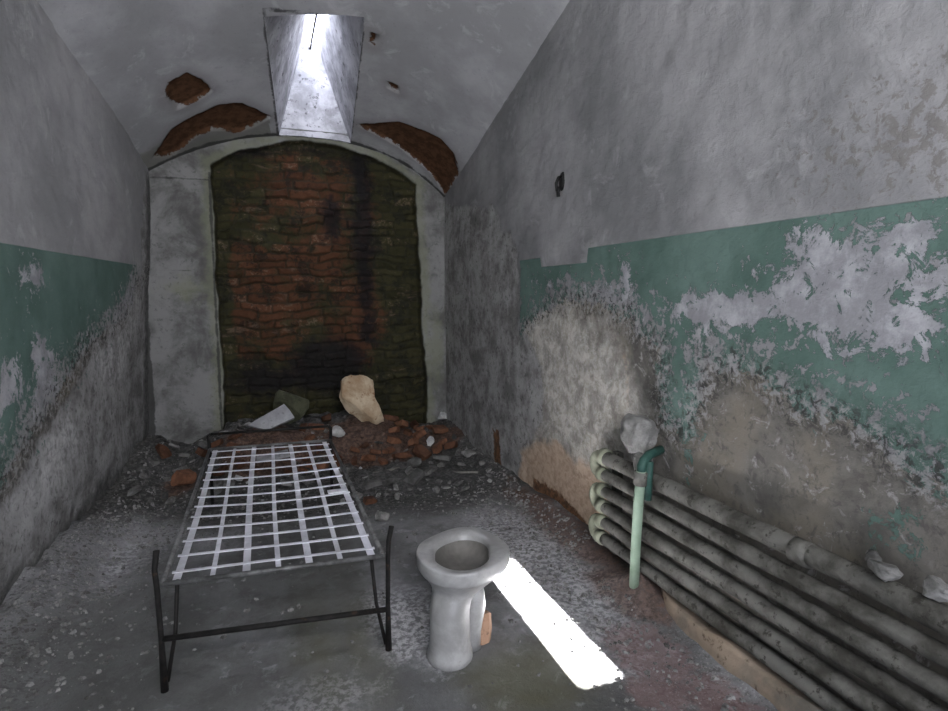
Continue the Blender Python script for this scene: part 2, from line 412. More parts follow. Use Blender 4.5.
# floor
ys = np.concatenate([np.linspace(YF, 3.4, 240)[:-1], np.linspace(3.4, YE + .2, 230)]); us = np.linspace(0, 1, 280)
Yg, Ug = np.meshgrid(ys, us, indexing='ij')
Xg = (xleft(Yg) - .1) + Ug * (XR + .1 - (xleft(Yg) - .1))
Zg = floor_z(Xg, Yg)
soil = sstep(3.2, 4.1, Yg) * 1.2 - .6 + .25 * sstep(.4, 1.0, Xg) - .5 * (Xg < .35) * sstep(-.5, -.9, Xg) * 0
soil = np.where(Xg < -.45, soil - .25, soil + .22)
grit = np.clip(sstep(.9, 1.35, Xg) + (1 - sstep(.08, .55, Xg - xleft(Yg))) + sstep(3.0, 3.8, Yg), .12, 1)
red = np.maximum.reduce([ell(Xg, Yg, 1.36, 1.68, .14, .20), ell(Xg, Yg, 1.42, 1.38, .10, .16), ell(Xg, Yg, 1.25, 1.5, .1, .1)])
moss = np.maximum.reduce([ell(Xg, Yg, .84, 1.72, .20, .20), ell(Xg, Yg, .16, 2.2, .08, .4), ell(Xg, Yg, .30, 2.3, .05, .4)])
brk = np.maximum.reduce([ell(Xg, Yg, .85, 4.85, .55, .35), ell(Xg, Yg, 0., 4.8, .4, .3), ell(Xg, Yg, -.62, 4.45, .12, .2),
                         ell(Xg, Yg, 1.62, 2.75, .12, .75), ell(Xg, Yg, 1.5, 4.9, .25, .2), ell(Xg, Yg, 1.57, 2.07, .14, .22) + .03])
damp = np.maximum.reduce([ell(Xg, Yg, -.62, 2.4, .32, .5) + .08, ell(Xg, Yg, .1, 2.9, .35, .7), ell(Xg, Yg, -.2, 1.9, .4, .2)])
pale = np.maximum.reduce([ell(Xg, Yg, 1.3, 2.5, .42, 1.3) / .4, ell(Xg, Yg, .52, 2.25, .3, .55) / .35, ell(Xg, Yg, -.75, 3.3, .22, 1.1) / .4, ell(Xg, Yg, .1, 1.85, .4, .3) / .4])
fl = grid('floor', np.stack([Xg, Yg, Zg], -1), M['floor'], dict(soil=soil, grit=grit, red=red, moss=moss, brick=brk, damp=damp, pale=pale), flip=True)
tag(fl, kind='structure')

# right wall
top_line = lambda y: np.where(y > 2.75, np.where(y > 3.32, 1.635, 1.575), 1.655)
ys = np.linspace(YF, YE + .12, 470); vs = np.linspace(0, 1, 260)
Yg, Vg = np.meshgrid(ys, vs, indexing='ij')
Zg = -.15 + Vg * (ceil_z(np.full_like(Yg, XR), Yg) + .02 + .15)
tan_poly = [(3.63, 1.10), (3.45, 1.22), (3.32, 1.27), (3.03, 1.37), (2.61, 1.36), (2.30, 1.25), (2.12, 1.13), (2.06, .80), (1.9, .82), (1.82, 1.12),
            (1.55, 1.10), (1.38, 1.03), (1.2, 1.0), (1.05, .93), (.9, .87), (.3, .8), (-1.4, .9), (-1.4, -.3), (5.6, -.3), (5.6, 1.1)]
low = sdf(tan_poly, Yg, Zg)
rough_poly = [(5.6, 2.34), (5.0, 2.2), (4.5, 2.14), (4.26, 2.06), (4.20, 2.12), (4.02, 2.02), (3.97, 1.88), (3.80, 1.85), (3.66, 1.68), (3.64, 1.14), (3.5, 1.1), (3.3, .9), (3.25, .6), (3.4, .45), (3.5, .3), (3.65, -.3), (5.6, -.3)]
rough = sdf(rough_poly, Yg, Zg)
green = -low.copy(); green = np.minimum(green, np.where(Yg < 3.64, .5, -.5)); green = np.minimum(green, (3.64 - Yg))
fA = sdf([(2.08, 1.31), (1.93, 1.42), (1.57, 1.43), (1.45, 1.52), (1.41, 1.6), (1.27, 1.58), (1.15, 1.6), (1.06, 1.59), (1.02, 1.49), (.9, 1.48), (.8, 1.40), (.96, 1.36), (1.02, 1.26), (1.18, 1.23), (1.39, 1.26), (1.51, 1.29), (1.75, 1.26), (1.92, 1.25)], Yg, Zg)
fB = sdf([(2.44, 1.58), (2.33, 1.57), (2.27, 1.34), (2.46, 1.36)], Yg, Zg) - .02
fC = sdf([(1.63, 1.5), (1.5, 1.53), (1.48, 1.45), (1.6, 1.44)], Yg, Zg) - .03
fD = sdf([(.85, 1.2), (.5, 1.3), (.2, 1.0), (.7, .95)], Yg, Zg) - .03
fE = sdf([(3.5, 1.5), (3.3, 1.45), (3.0, 1.38), (2.7, 1.38), (2.5, 1.33), (2.3, 1.3), (2.15, 1.22), (2.3, 1.38), (2.6, 1.45), (3.0, 1.46)], Yg, Zg) - .04
flake = np.maximum.reduce([fA - .005, fB, fC, fD, fE])
worn = .35 * sstep(2.1, 1.2, Yg) * 0 + .5 * (1 - sstep(0, .3, -low)) - .25
remn = np.maximum.reduce([sdf([(1.95, 1.0), (1.85, 1.0), (1.87, .7), (1.93, .6), (1.98, .8)], Yg, Zg) - .02, sdf([(1.5, 1.0), (.9, .9), (.4, .7), (.8, .75), (1.3, .9)], Yg, Zg) - .1,
                           sdf([(1.12, .76), (1.0, .78), (.95, .66), (1.1, .63)], Yg, Zg) - .03])
scab = .9 * (.30 - np.sqrt(((Yg - 1.05) / 1.1) ** 2 + ((Zg - 1.85) / .55) ** 2) * .30) - .18
peach = np.maximum(sdf([(3.6, .25), (3.3, .42), (3.02, .47), (2.85, .40), (2.57, .45), (2.45, .0), (3.2, -.2), (3.7, -.2)], Yg, Zg), sdf([(2.5, 1.2), (2.3, 1.15), (2.25, .8), (2.4, .75)], Yg, Zg) - .09)
brickm = np.maximum(sdf([(3.45, .12), (3.1, .16), (2.85, .13), (2.6, .03), (2.5, -.2), (3.5, -.2)], Yg, Zg) - .02, sdf([(4.15, .32), (4.0, .33), (3.95, .1), (3.9, -.1), (4.12, -.1)], Yg, Zg) - .02)
dx = .010 * (fbm(Yg, Zg, 2.2, 4, 5) - .5) + .008 * (fbm(Yg, Zg, 14, 3, 6) - .5)
dx += .030 * sstep(-.03, .05, rough + .08 * (fbm(Yg, Zg, 9, 3, 8) - .5)) * (-1) * 0
dx += .008 * sstep(-.1, .15, low)
dx += .02 * sstep(0, .12, peach)
Pw = np.stack([XR + dx, Yg, Zg], -1)
wr = grid('wall_right', Pw, M['wall_r'], dict(low=low, rough=rough, green=green, flake=flake, worn=worn, remn=remn, scab=scab, peach=peach, brick=brickm, skim_and_glow=sdf([(3.75, 1.15), (3.4, 1.3), (2.9, 1.4), (2.5, 1.2), (2.2, .85), (2.3, .4), (2.6, .3), (3.2, .4), (3.9, .4)], Yg, Zg), top=top_line(Yg) - Zg), flip=False)
tag(wr, kind='structure')

# left wall
ys = np.linspace(YF, YE + .12, 400); vs = np.linspace(0, 1, 230)
Yg, Vg = np.meshgrid(ys, vs, indexing='ij')
Zg = -.15 + Vg * (ceil_z(xleft(Yg), Yg) + .10 + .15)
lowp = [(4.98, 1.50), (4.85, 1.35), (4.71, 1.25), (4.3, 1.17), (3.95, 1.08), (3.52, .9), (3.14, .74), (2.83, .6), (2.0, .35), (-1.4, .3), (-1.4, -.3), (5.6, -.3), (5.6, 1.62)]
low = sdf(lowp, Yg, Zg)
green = np.minimum(-low, 4.98 - Yg)
flake = np.maximum.reduce([sdf([(2.92, 1.12), (3.09, 1.06), (3.06, .92), (2.86, .88)], Yg, Zg), sdf([(3.14, 1.53), (3.4, 1.54), (3.46, 1.44), (3.2, 1.37)], Yg, Zg) - .01,
                           sdf([(3.23, 1.23), (3.39, 1.17), (3.54, .84), (3.2, .8)], Yg, Zg) - .02, sdf([(4.8, 1.5), (4.95, 1.5), (4.9, 1.3), (4.4, 1.2)], Yg, Zg) - .02])
worn = .6 * (1 - sstep(0, .35, -low)) - .3
remn = sdf([(4.5, 1.2), (3.5, .85), (2.9, .6), (2.9, .45), (3.7, .7), (4.6, 1.0)], Yg, Zg) - .13
rough = np.maximum(sdf([(5.6, 2.5), (5.25, 2.35), (5.1, 1.9), (5.12, 1.3), (5.0, .6), (5.15, -.2), (5.6, -.2)], Yg, Zg), np.minimum(low, .22) - .1)
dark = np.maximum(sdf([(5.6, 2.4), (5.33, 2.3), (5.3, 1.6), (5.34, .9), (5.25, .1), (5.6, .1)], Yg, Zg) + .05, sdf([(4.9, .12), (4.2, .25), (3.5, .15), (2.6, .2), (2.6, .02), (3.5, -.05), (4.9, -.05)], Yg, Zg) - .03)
scab = np.full_like(Yg, -1.0)
dx = .014 * (fbm(Yg, Zg, 2.0, 4, 55) - .5) + .010 * (fbm(Yg, Zg, 12, 3, 56) - .5) - .01 * sstep(-.1, .15, low)
dx += -.05 * sstep(.35, .05, Zg) * fbm(Yg, Zg, 4, 3, 57)
dx += .10 * sstep(.3, 2.4, Zg) * sstep(3.2, 5.3, Yg)
wl = grid('wall_left', np.stack([xleft(Yg) + dx, Yg, Zg], -1), M['wall_l'], dict(low=low, rough=rough, green=green, flake=flake, worn=worn, remn=remn, scab=scab, skim_and_glow=np.maximum(sdf([(5.05, 1.6), (4.6, 1.3), (4.1, 1.05), (4.2, .8), (4.6, .75), (5.15, 1.2)], Yg, Zg), sdf([(4.1, .5), (3.2, .35), (2.9, .5), (3.6, .8)], Yg, Zg) - .04), dark=dark, top=1.62 - Zg), flip=True)
tag(wl, kind='structure')

ceil_d = lambda x, y: ceil_z(x, y) + .012 * (fbm(x, y, 2.5, 4, 71) - .5)
# ceiling with the shaft opening cut out
YN = 4.0
HXL = lambda y: .18 - .080 * (YE - y); HXR = lambda y: .80 - .076 * (YE - y)
ys = np.concatenate([np.linspace(YF, YN, 150)[:-1], np.linspace(YN, YE - .015, 150), np.linspace(YE, YE + .12, 5)])
kN = 149
ca = np.linspace(0, 1, 90); cb = np.linspace(0, 1, 44); cc = np.linspace(0, 1, 80)
rows = []
for y in ys:
    xl, xr, hl, hr = float(xleft(y)) - .02, XR + .02, HXL(y), HXR(y)
    rows.append(np.concatenate([xl + ca * (hl - xl), hl + cb[1:] * (hr - hl), hr + cc[1:] * (xr - hr)]))
Xg = np.array(rows); Yg = np.repeat(ys[:, None], Xg.shape[1], 1)
Yg = Yg - .20 * (Xg - XC) * np.minimum(np.clip((YE - .015 - Yg) / (YE - .015 - YN), 0, 1), sstep(YF + .1, YN - .3, Yg))
Zg = ceil_d(Xg, Yg)
bpolys = [[(-.60, 4.66), (-.56, 4.52), (-.44, 4.48), (-.36, 4.58), (-.31, 4.72), (-.42, 4.80), (-.55, 4.82)],
          [(-.80, 5.26), (-.62, 5.02), (-.42, 4.95), (-.28, 4.90), (-.10, 4.93), (.10, 5.12), (.02, 5.20), (-.14, 5.30), (-.35, 5.18), (-.52, 5.24), (-.66, 5.34)],
          [(.80, 5.10), (.95, 5.02), (1.14, 4.86), (1.32, 4.82), (1.47, 4.76), (1.60, 4.78), (1.69, 4.95), (1.70, 5.36), (1.60, 5.30), (1.51, 5.24), (1.30, 5.22), (1.07, 5.17)],
          [(.96, 4.47), (1.04, 4.47), (1.05, 4.53), (.97, 4.53)], [(.75, 4.04), (.81, 4.06), (.80, 4.16), (.76, 4.14)]]
bm_ = np.maximum.reduce([sdf(p, Xg, Yg) for p in bpolys])
Zg = Zg + .025 * sstep(-.01, .02, bm_ + .03 * (fbm(Xg, Yg, 9, 3, 72) - .5))
mossc = np.minimum(sstep(4.9, 5.4, Yg), 1) * .3 - .25 + .15 * (Xg < .1)
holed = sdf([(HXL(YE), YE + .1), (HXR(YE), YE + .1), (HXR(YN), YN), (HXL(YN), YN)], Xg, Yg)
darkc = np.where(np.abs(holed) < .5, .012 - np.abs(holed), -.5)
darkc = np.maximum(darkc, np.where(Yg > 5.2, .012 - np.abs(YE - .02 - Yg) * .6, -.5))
keep = np.ones((len(ys) - 1, Xg.shape[1] - 1), bool)
i0, i1 = len(ca) - 1, len(ca) + len(cb) - 2
jE = int(np.argmin(np.abs(ys - (YE - .015))))
keep[kN:jE, i0:i1] = False
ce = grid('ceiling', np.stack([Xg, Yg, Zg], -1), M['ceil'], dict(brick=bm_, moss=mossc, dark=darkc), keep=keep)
tag(ce, kind='structure')

# skylight shaft: four splayed faces from the opening up to the slit
ZS = 3.62; SX0, SX1, SY0, SY1 = .40, .562, 4.60, 5.60
def face_grid(a0, a1, b0, b1, n, m, s):
    P = np.zeros((n, m, 3)); a0, a1, b0, b1 = map(np.array, (a0, a1, b0, b1))
    return a0, a1, b0, b1
ring_lo = []
bmS = bmesh.new()
nL = 24
CP = np.stack([Xg, Yg, Zg], -1)               # the shaft starts exactly on the edge of the hole in the vault
def edge_pts(side):
    if side == 'l': return CP[kN:jE + 1, i0][::-1]
    if side == 'n': return CP[kN, i0:i1 + 1]
    if side == 'r': return CP[kN:jE + 1, i1]
    if side == 'f': return CP[jE, i0:i1 + 1][::-1]
tops = dict(l=((SX0, SY1), (SX0, SY0)), n=((SX0, SY0), (SX1, SY0)), r=((SX1, SY0), (SX1, SY1)), f=((SX1, SY1), (SX0, SY1)))
for side in 'lnrf':
    lo = edge_pts(side); nL = len(lo); (ax, ay), (bx_, by_) = tops[side]
    t = np.linspace(0, 1, nL)
    hi = np.stack([ax + (bx_ - ax) * t, ay + (by_ - ay) * t, np.full(nL, ZS)], -1)
    vv = np.linspace(0, 1, 24)[:, None, None]
    P = lo[None] * (1 - vv) + hi[None] * vv
    nz = .02 * (fbm(P[..., 0] * 3 + P[..., 1] * 2, P[..., 2] * 3, 3, 4, 80) - .5) * np.sin(PI * vv[..., 0]) * np.sin(PI * t)[None]
    P[..., 0] += nz * (1 if side in 'l' else -1 if side == 'r' else 0); P[..., 1] += nz * (1 if side in 'nf' else 0)
    vsx = [[bmS.verts.new(p) for p in row] for row in P]
    for a, b in zip(vsx, vsx[1:]):
        for k in range(nL - 1): bmS.faces.new((a[k], a[k + 1], b[k + 1], b[k]))
bmesh.ops.remove_doubles(bmS, verts=bmS.verts, dist=.00005)
# a thick curb outside, round the slit
sh = obj('trim_1', bmS, M['shaft'], smooth=False); tag(sh, kind='structure')
wbm = bmesh.new()
box(wbm, (SX0 - .04, SY0 - .04, ZS), (SX0, SY1 + .04, ZS + .06)); box(wbm, (SX1, SY0 - .04, ZS), (SX1 + .04, SY1 + .04, ZS + .06))
box(wbm, (SX0, SY0 - .04, ZS), (SX1, SY0, ZS + .06)); box(wbm, (SX0, SY1, ZS), (SX1, SY1 + .04, ZS + .06))
win = obj('window_1', wbm, M['railpaint']); tag(win, kind='structure')
b = bmesh.new(); box(b, ((SX0 + SX1) / 2 - .008, SY0, ZS + .015), ((SX0 + SX1) / 2 + .008, SY1, ZS + .04)); obj('glazing_bar', b, M['iron'], win)
b = bmesh.new(); box(b, (SX0, SY0, ZS + .045), (SX1, SY1, ZS + .05)); obj('pane', b, M['glass'], win)

# back wall: plastered piers and segmental arch round a rubble-brick infill
xs = np.linspace(float(xleft(YE)) - .03, XR + .03, 300); zs = np.linspace(-.1, 2.86, 320)
Xg, Zg = np.meshgrid(xs, zs, indexing='ij')
inf_poly = [(-.39, -.3), (-.37, .9), (-.392, 1.6), (-.385, 2.47)]
for k in range(13):
    t = k / 12; inf_poly.append((-.385 + 1.80 * t, 2.49 - .04 * t + .305 * math.sin(PI * t) ** .8 * (1 if t < .5 else .98)))
inf_poly += [(1.44, 1.9), (1.46, 1.2), (1.50, .7), (1.52, -.3)]
inf = sdf(inf_poly, Xg, Zg) + .05 * (fbm(Xg, Zg, 6, 4, 90) - .5)
# coursed rubble: uneven courses, uneven stones
xw = Xg + .10 * (fbm(Xg, Zg, 6, 3, 91) - .5); zw = Zg + .10 * (fbm(Xg, Zg, 4, 4, 92) - .5) + .02 * (fbm(Xg, Zg, 16, 3, 95) - .5)
ch = .078; row = np.floor(zw / ch); fz = zw / ch - row
ln = .17 + .13 * hash2(row.astype(np.int64), row.astype(np.int64) * 0, 5)
off = hash2(row.astype(np.int64), row.astype(np.int64) * 0 + 3, 6)
cxx = xw / ln + off; colm = np.floor(cxx); fx = cxx - colm
brnd = hash2(colm.astype(np.int64) + 100, row.astype(np.int64) + 50, 7)
dm = np.minimum(np.minimum(fx, 1 - fx) * ln, np.minimum(fz, 1 - fz) * ch)
mort = 1 - sstep(.004, .013, dm)
proud = (hash2(colm.astype(np.int64) + 11, row.astype(np.int64) + 9, 8) - .5) * .045
dep = np.where(inf > 0, .085, 0) * sstep(-.005, .02, inf)
infm = sstep(0, .02, inf)
dep = dep - infm * (proud * sstep(.0, .014, dm) - .018 * mort + .06 * (fbm(Xg, Zg, 8, 4, 93) - .5))
dep = dep + (1 - infm) * .014 * (fbm(Xg, Zg, 5, 4, 94) - .5)
ep = lambda *a: np.maximum(0, ell(Xg, Zg, *a))
zone = .42 + 1.2 * ep(.0, 1.35, .5, .6) - .45 * sstep(.95, 1.2, Xg) + 1.2 * ep(.4, 2.35, .45, .4) + 1.2 * ep(.9, 1.05, .55, .4) + .8 * ep(.6, 1.7, .5, .5)
zone = zone - .3 * sstep(.9, .5, Zg) - .45 * sstep(-.22, -.36, Xg) - .3 * (1 - sstep(0, .12, inf)) 
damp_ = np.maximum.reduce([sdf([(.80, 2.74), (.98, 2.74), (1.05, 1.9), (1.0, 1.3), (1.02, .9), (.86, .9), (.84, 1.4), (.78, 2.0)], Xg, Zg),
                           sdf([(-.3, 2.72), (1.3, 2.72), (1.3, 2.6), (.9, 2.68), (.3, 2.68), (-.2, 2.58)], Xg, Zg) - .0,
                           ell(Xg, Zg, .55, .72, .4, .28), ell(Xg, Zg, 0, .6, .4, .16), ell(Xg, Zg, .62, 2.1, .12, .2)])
mossb = np.maximum.reduce([.10 - np.abs(inf + .03) * 1.2 - .02, .08 - np.abs(Xg + .6) * .3 - np.abs(Zg - 1.45) * .5, ell(Xg, Zg, 1.6, .8, .1, .5)])
crack = np.maximum.reduce([.010 - np.abs(Xg + .40 - .0) * (Zg < 2.44) - 9 * (Zg > 2.44), .001 - np.abs(Zg - 1.60) - 9 * (Xg > -.42), .006 - np.abs(Zg - 2.36 - .02 * (Xg + .9)) - 9 * (Xg > -.40), .035 - np.abs(Xg - float(xleft(YE)))])
Pb = np.stack([Xg, YE + dep, Zg], -1)
wb = grid('wall_back', Pb, M['back'], dict(infill=inf, brnd=brnd, mort=mort, zone=zone, damp=damp_, moss=mossb, crack=crack), flip=False)
tag(wb, kind='structure')

# front wall behind the camera, with the cell's open doorway and a high opening added for fill light
b = bmesh.new(); DX0, DX1, DZ = -.55, 1.25, 2.35; xl = float(xleft(YF)) - .05
zt = 3.9
box(b, (xl, YF - .3, -.1), (DX0, YF, zt)); box(b, (DX1, YF - .3, -.1), (XR + .05, YF, zt)); box(b, (DX0, YF - .3, DZ), (DX1, YF, 2.60)); box(b, (DX0, YF - .3, 3.35), (DX1, YF, zt))
tag(obj('wall_front', b, M['front']), kind='structure')
b = bmesh.new(); box(b, (DX0, YF - .3, -.1), (DX1, YF, .0)); tag(obj('trim_3', b, M['front']), kind='structure')

# crumbling curb under the heating pipes
ys = np.linspace(2.2, YF, 240); prof = np.linspace(0, 1, 26)
Yg, Tg = np.meshgrid(ys, prof, indexing='ij')
wdt = .13 * sstep(2.2, 1.75, Yg) * (1 + .35 * (fbm(Yg, Yg * 0, 4, 4, 101) - .5)) + .012
hgt = (.072 * sstep(2.2, 1.95, Yg) + .014) * (1 + .35 * (fbm(Yg, Yg * 0 + 5, 6, 4, 102) - .5))
xf = XR + .02 - wdt
front = np.clip(Tg / .55, 0, 1); topp = np.clip((Tg - .55) / .45, 0, 1)
Xc = xf + topp * (XR + .03 - xf) - .02 * (1 - front) + .02 * (fbm(Yg, Tg * .4, 9, 4, 103) - .5)
Zc = -.05 + front * (hgt + .05) + .012 * (fbm(Yg, Tg, 12, 3, 104) - .5)
tag(grid('trim_2', np.stack([Xc, Yg, Zc], -1), M['curb'], flip=False), kind='structure')

# ------------------------------------------------------------------ iron cot
bx0, bx1, by0, by1, bz = -.372, .395, 2.105, 3.945, .39
cot = empty('iron_cot', (0, 3.0, 0), 'rusty iron prison cot with bare strap-and-wire springs and no mattress', 'bed')
cot_inv = Matrix.Translation((0, -3.0, 0))
def cpart(name, bm, mat, smooth=True):
    bmesh.ops.transform(bm, matrix=cot_inv, verts=bm.verts); return obj(name, bm, mat, cot, smooth)
yl = lambda x: by0 + .02 - (x - bx0) * .075     # slight skew of the front end
sag = lambda s: -.018 * math.sin(PI * s)
for x in (bx0, bx1):
    b = bmesh.new(); tube(b, [(x, yl(x), bz), (x, by1 - (x - bx0) * .05, bz)], .009); cpart('side_rail', b, M['railpaint'])
b = bmesh.new(); tube(b, [(bx0, yl(bx0), bz), (bx1, yl(bx1), bz)], .009); cpart('end_rail', b, M['railpaint'])
b = bmesh.new(); tube(b, [(bx0, by1, bz), (bx1, by1 - .04, bz)], .011); cpart('end_rail', b, M['railpaint'])
NS = 7
sx = [bx0 + .040 + (bx1 - bx0 - .080) * i / (NS - 1) for i in range(NS)]
for i, x in enumerate(sx):
    pts = []
    for k in range(15):
        s = k / 14; y = yl(x) + (by1 - .02 - yl(x)) * s
        pts.append((x + .004 * math.sin(5 * s + i), y, bz - .004 + sag(s) * (.4 + .6 * math.sin(PI * (i + .5) / NS))))
    b = bmesh.new(); strip(b, pts, (.026, .017, .027, .019, .026, .019, .028)[i], .003, (1, 0, 0)); cpart('spring_strap', b, M['strap'], False)
NW = 13
for j in range(NW):
    s = (j + .55) / NW; pts = []
    for k in range(13):
        u = k / 12; x = sx[0] - .02 + (sx[-1] - sx[0] + .04) * u; y = by0 + .02 + (by1 - by0 - .03) * s - .055 * u + .008 * math.sin(7 * s + 3 * u)
        pts.append((x, y, bz + .002 + sag(s) * (.4 + .6 * math.sin(PI * u))))
    b = bmesh.new(); strip(b, pts, .0145, .004, (0, 1, 0)); cpart('cross_strap', b, M['strap'], False)
b = bmesh.new(); box(b, (sx[-1] - .085, 2.86, bz - .012), (sx[-1] + .005, 2.91, bz - .004), .002); cpart('joining_plate', b, M['strap'], False)
for sgn, x in ((-1, bx0), (1, bx1)):
    y = yl(x)
    b = bmesh.new()
    tube(b, [(x + sgn * .012, y - .012, floor_z(x, y) + .0), (x + sgn * .012, y - .014, .2), (x + sgn * .016, y - .012, bz), (x + sgn * .020, y - .008, bz + .06), (x + (.034 if sgn > 0 else -.012), y, bz + (.115 if sgn > 0 else .125))], .0115, rs=[.013, .0095, .0095, .0095, .0105])
    cpart('front_leg', b, M['iron'])
    b = bmesh.new(); tube(b, [(x - sgn * .045, y + .015, bz), (x - sgn * .03, y + .005, .2), (x + sgn * .002, y - .006, .03)], .007); cpart('leg_brace', b, M['iron'])
    yb = by1 - (x - bx0) * .05
    b = bmesh.new(); tube(b, [(x, yb + .015, float(floor_z(x, yb + .015))), (x, yb + .012, bz), (x + sgn * .004, yb + .01, bz + .085), (x - sgn * .012, yb + .01, bz + .10)], .011); cpart('head_leg', b, M['iron'])
b = bmesh.new(); tube(b, [(bx0 - .012, yl(bx0) - .012, .195), (bx1 + .012, yl(bx1) - .012, .175)], .0105); cpart('crossbar', b, M['iron'])
b = bmesh.new(); tube(b, [(bx0 + .012, by1 + .01, bz + .10), (bx1 - .012, by1 - .03, bz + .10)], .009); cpart('headboard_rail', b, M['iron'])

# ------------------------------------------------------------------ toilet
outl = [(.529, 2.074), (.574, 2.152), (.644, 2.190), (.775, 2.232), (.835, 2.215), (.863, 2.140), (.885, 2.038), (.896, 1.991), (.870, 1.935), (.818, 1.882), (.737, 1.838), (.665, 1.822), (.595, 1.842), (.541, 1.911), (.522, 2.001)]
inn = [(.594, 2.037), (.68, 2.141), (.76, 2.155), (.817, 2.104), (.801, 1.986), (.765, 1.91), (.701, 1.863), (.627, 1.875), (.588, 1.94)]
def resample(poly, c, n=48):
    A = [(math.atan2(p[1] - c[1], p[0] - c[0]), math.hypot(p[0] - c[0], p[1] - c[1])) for p in poly]; A.sort()
    an = np.array([a for a, _ in A]); rd = np.array([r for _, r in A])
    an = np.concatenate([an - 2 * PI, an, an + 2 * PI]); rd = np.tile(rd, 3)
    t = np.linspace(-PI, PI, n, endpoint=False); r = np.interp(t, an, rd)
    for _ in range(3): r = .25 * np.roll(r, 1) + .5 * r + .25 * np.roll(r, -1)
    return t, r
TC = (.704, 2.015)
ta, ro = resample(outl, TC); ta2, ri = resample(inn, (.700, 2.01))
toilet = empty('toilet', (.62, 1.95, 0), 'seatless white porcelain toilet on a slim pedestal', 'toilet')
tinv = Matrix.Translation((-.62, -1.95, 0))
def ring(c, r, z): return [(c[0] + rr * math.cos(a), c[1] + rr * math.sin(a), z) for a, rr in zip(ta, r)]
SC = (.625, 1.945)
def lerp(a, b, t): return (a[0] + (b[0] - a[0]) * t, a[1] + (b[1] - a[1]) * t)
rings = []
rings.append(ring((.700, 2.01), ri * .97, .362)); rings.append(ring((.700, 2.01), ri, .376)); rings.append(ring((.700, 2.01), ri * 1.05, .384))
rings.append(ring(TC, ro * .975, .386)); rings.append(ring(TC, ro * .992, .384)); rings.append(ring(TC, ro, .378)); rings.append(ring(TC, ro * .995, .338)); rings.append(ring(TC, ro * .955, .325))
circ = np.full(len(ta), 1.0)
prof = [(.318, .88, .05), (.298, .76, .14), (.278, .62, .28), (.262, .50, .48), (.248, .42, .7), (.225, .385, .88), (.19, .375, 1.0), (.12, .375, 1.0), (.06, .385, 1.0), (.03, .41, 1.0), (.02, .43, 1.0), (-.012, .435, 1.0)]
for z, f, t in prof:
    r = ro * (1 - t) * f + (np.full(len(ta), .205) * f) * t
    rings.append(ring(lerp(TC, SC, t), r, z))
b = bmesh.new(); loft(b, rings, False, True); bmesh.ops.transform(b, matrix=tinv, verts=b.verts)
obj('pedestal', b, M['china'], toilet, True)
b = bmesh.new(); rr_ = []
for z, f in ((.365, 1.0), (.345, .98), (.325, .90), (.312, .72), (.306, .45), (.304, .2)): rr_.append(ring(lerp((.700, 2.01), (.68, 2.0), (1 - f)), ri * f * .985, z))
loft(b, rr_, False, True); bmesh.ops.transform(b, matrix=tinv, verts=b.verts); obj('bowl', b, M['bowl'], toilet, True)
b = bmesh.new(); tube(b, [(.72, 1.995, .245), (.738, 1.99, .225), (.745, 1.985, .16), (.725, 1.98, .06), (.722, 1.98, -.005)], .05, 16, rs=[.03, .045, .042, .04, .045])
bmesh.ops.transform(b, matrix=tinv, verts=b.verts); obj('trapway', b, M['china'], toilet, True)
b = bmesh.new(); pts = [(.77, 2.0, .0), (.775, 2.01, .05), (.79, 2.02, .105)]
tube(b, pts, .04, 9, rs=[.05, .046, .03])
for v in b.verts: v.co += Vector((mnoise.noise(v.co * 25) * .012, mnoise.noise(v.co * 25 + Vector((5, 0, 0))) * .012, mnoise.noise(v.co * 30) * .02 * (v.co.z > .03)))
bmesh.ops.transform(b, matrix=tinv, verts=b.verts); tag(obj('broken_outlet', b, M['terracotta'], toilet), 'broken clay outlet stub')

# ------------------------------------------------------------------ heating pipes
rad = empty('pipe_radiator', (1.62, 1.0, 0), 'long bank of six horizontal heating pipes along the right wall', 'radiator')
rinv = Matrix.Translation((-1.62, -1.0, 0))
def rpart(name, bm, mat, smooth=True, parent=None, label=None):
    bmesh.ops.transform(bm, matrix=rinv, verts=bm.verts); o = obj(name, bm, mat, parent or rad, smooth)
    if label: o['label'] = label
    return o
RX = 1.615; YL = 2.45; YR = -1.1
pz = [.128, .213, .298, .383, .468, .558]
for i, z in enumerate(pz):
    b = bmesh.new(); n = 60; r = .0285 if i < 5 else .037
    x = RX if i < 5 else RX + .012
    pts = [(x + .003 * math.sin(3 * k / 7 + i), YL - .02 + (YR - YL) * k / n, z + .002 * math.sin(k / 5 + 2 * i) + .02 * 0) for k in range(n + 1)]
    tube(b, pts, r, 14)
    for v in b.verts: v.co += Vector((0, 0, 1)) * (.003 * mnoise.noise(v.co * 18))
    p = rpart('pipe', b, M['pipe'])
    if i == 5: p['label'] = 'thicker dust-crusted top pipe'
    b = bmesh.new(); tube(b, [(x, YL - .06, z), (x, YL - .015, z)], r + .008, 14); rpart('end_socket', b, M['pipegreen'])
for i in (0, 2, 4):                       # return bends joining pipes in pairs at the far end
    b = bmesh.new(); z0, z1 = pz[i], pz[i + 1]; zc = (z0 + z1) / 2; h = (z1 - z0) / 2
    pts = [(RX, YL - .03, z0)] + [(RX, YL - .0 + h * .9 * math.cos(a), zc + h * math.sin(a)) for a in np.linspace(-PI / 2, PI / 2, 10)] + [(RX, YL - .03, z1)]
    tube(b, pts, .029, 12); rpart('return_bend', b, M['pipegreen'])
b = bmesh.new(); box(b, (RX + .03, YL - .12, .06), (RX + .065, YL - .07, .60), .004); rpart('wall_bracket', b, M['pipe'], False)
b = bmesh.new(); tube(b, [(RX + .012, 1.30, .556), (RX + .012, 1.24, .556)], .0425, 14); rpart('pipe_collar', b, M['pipe'])
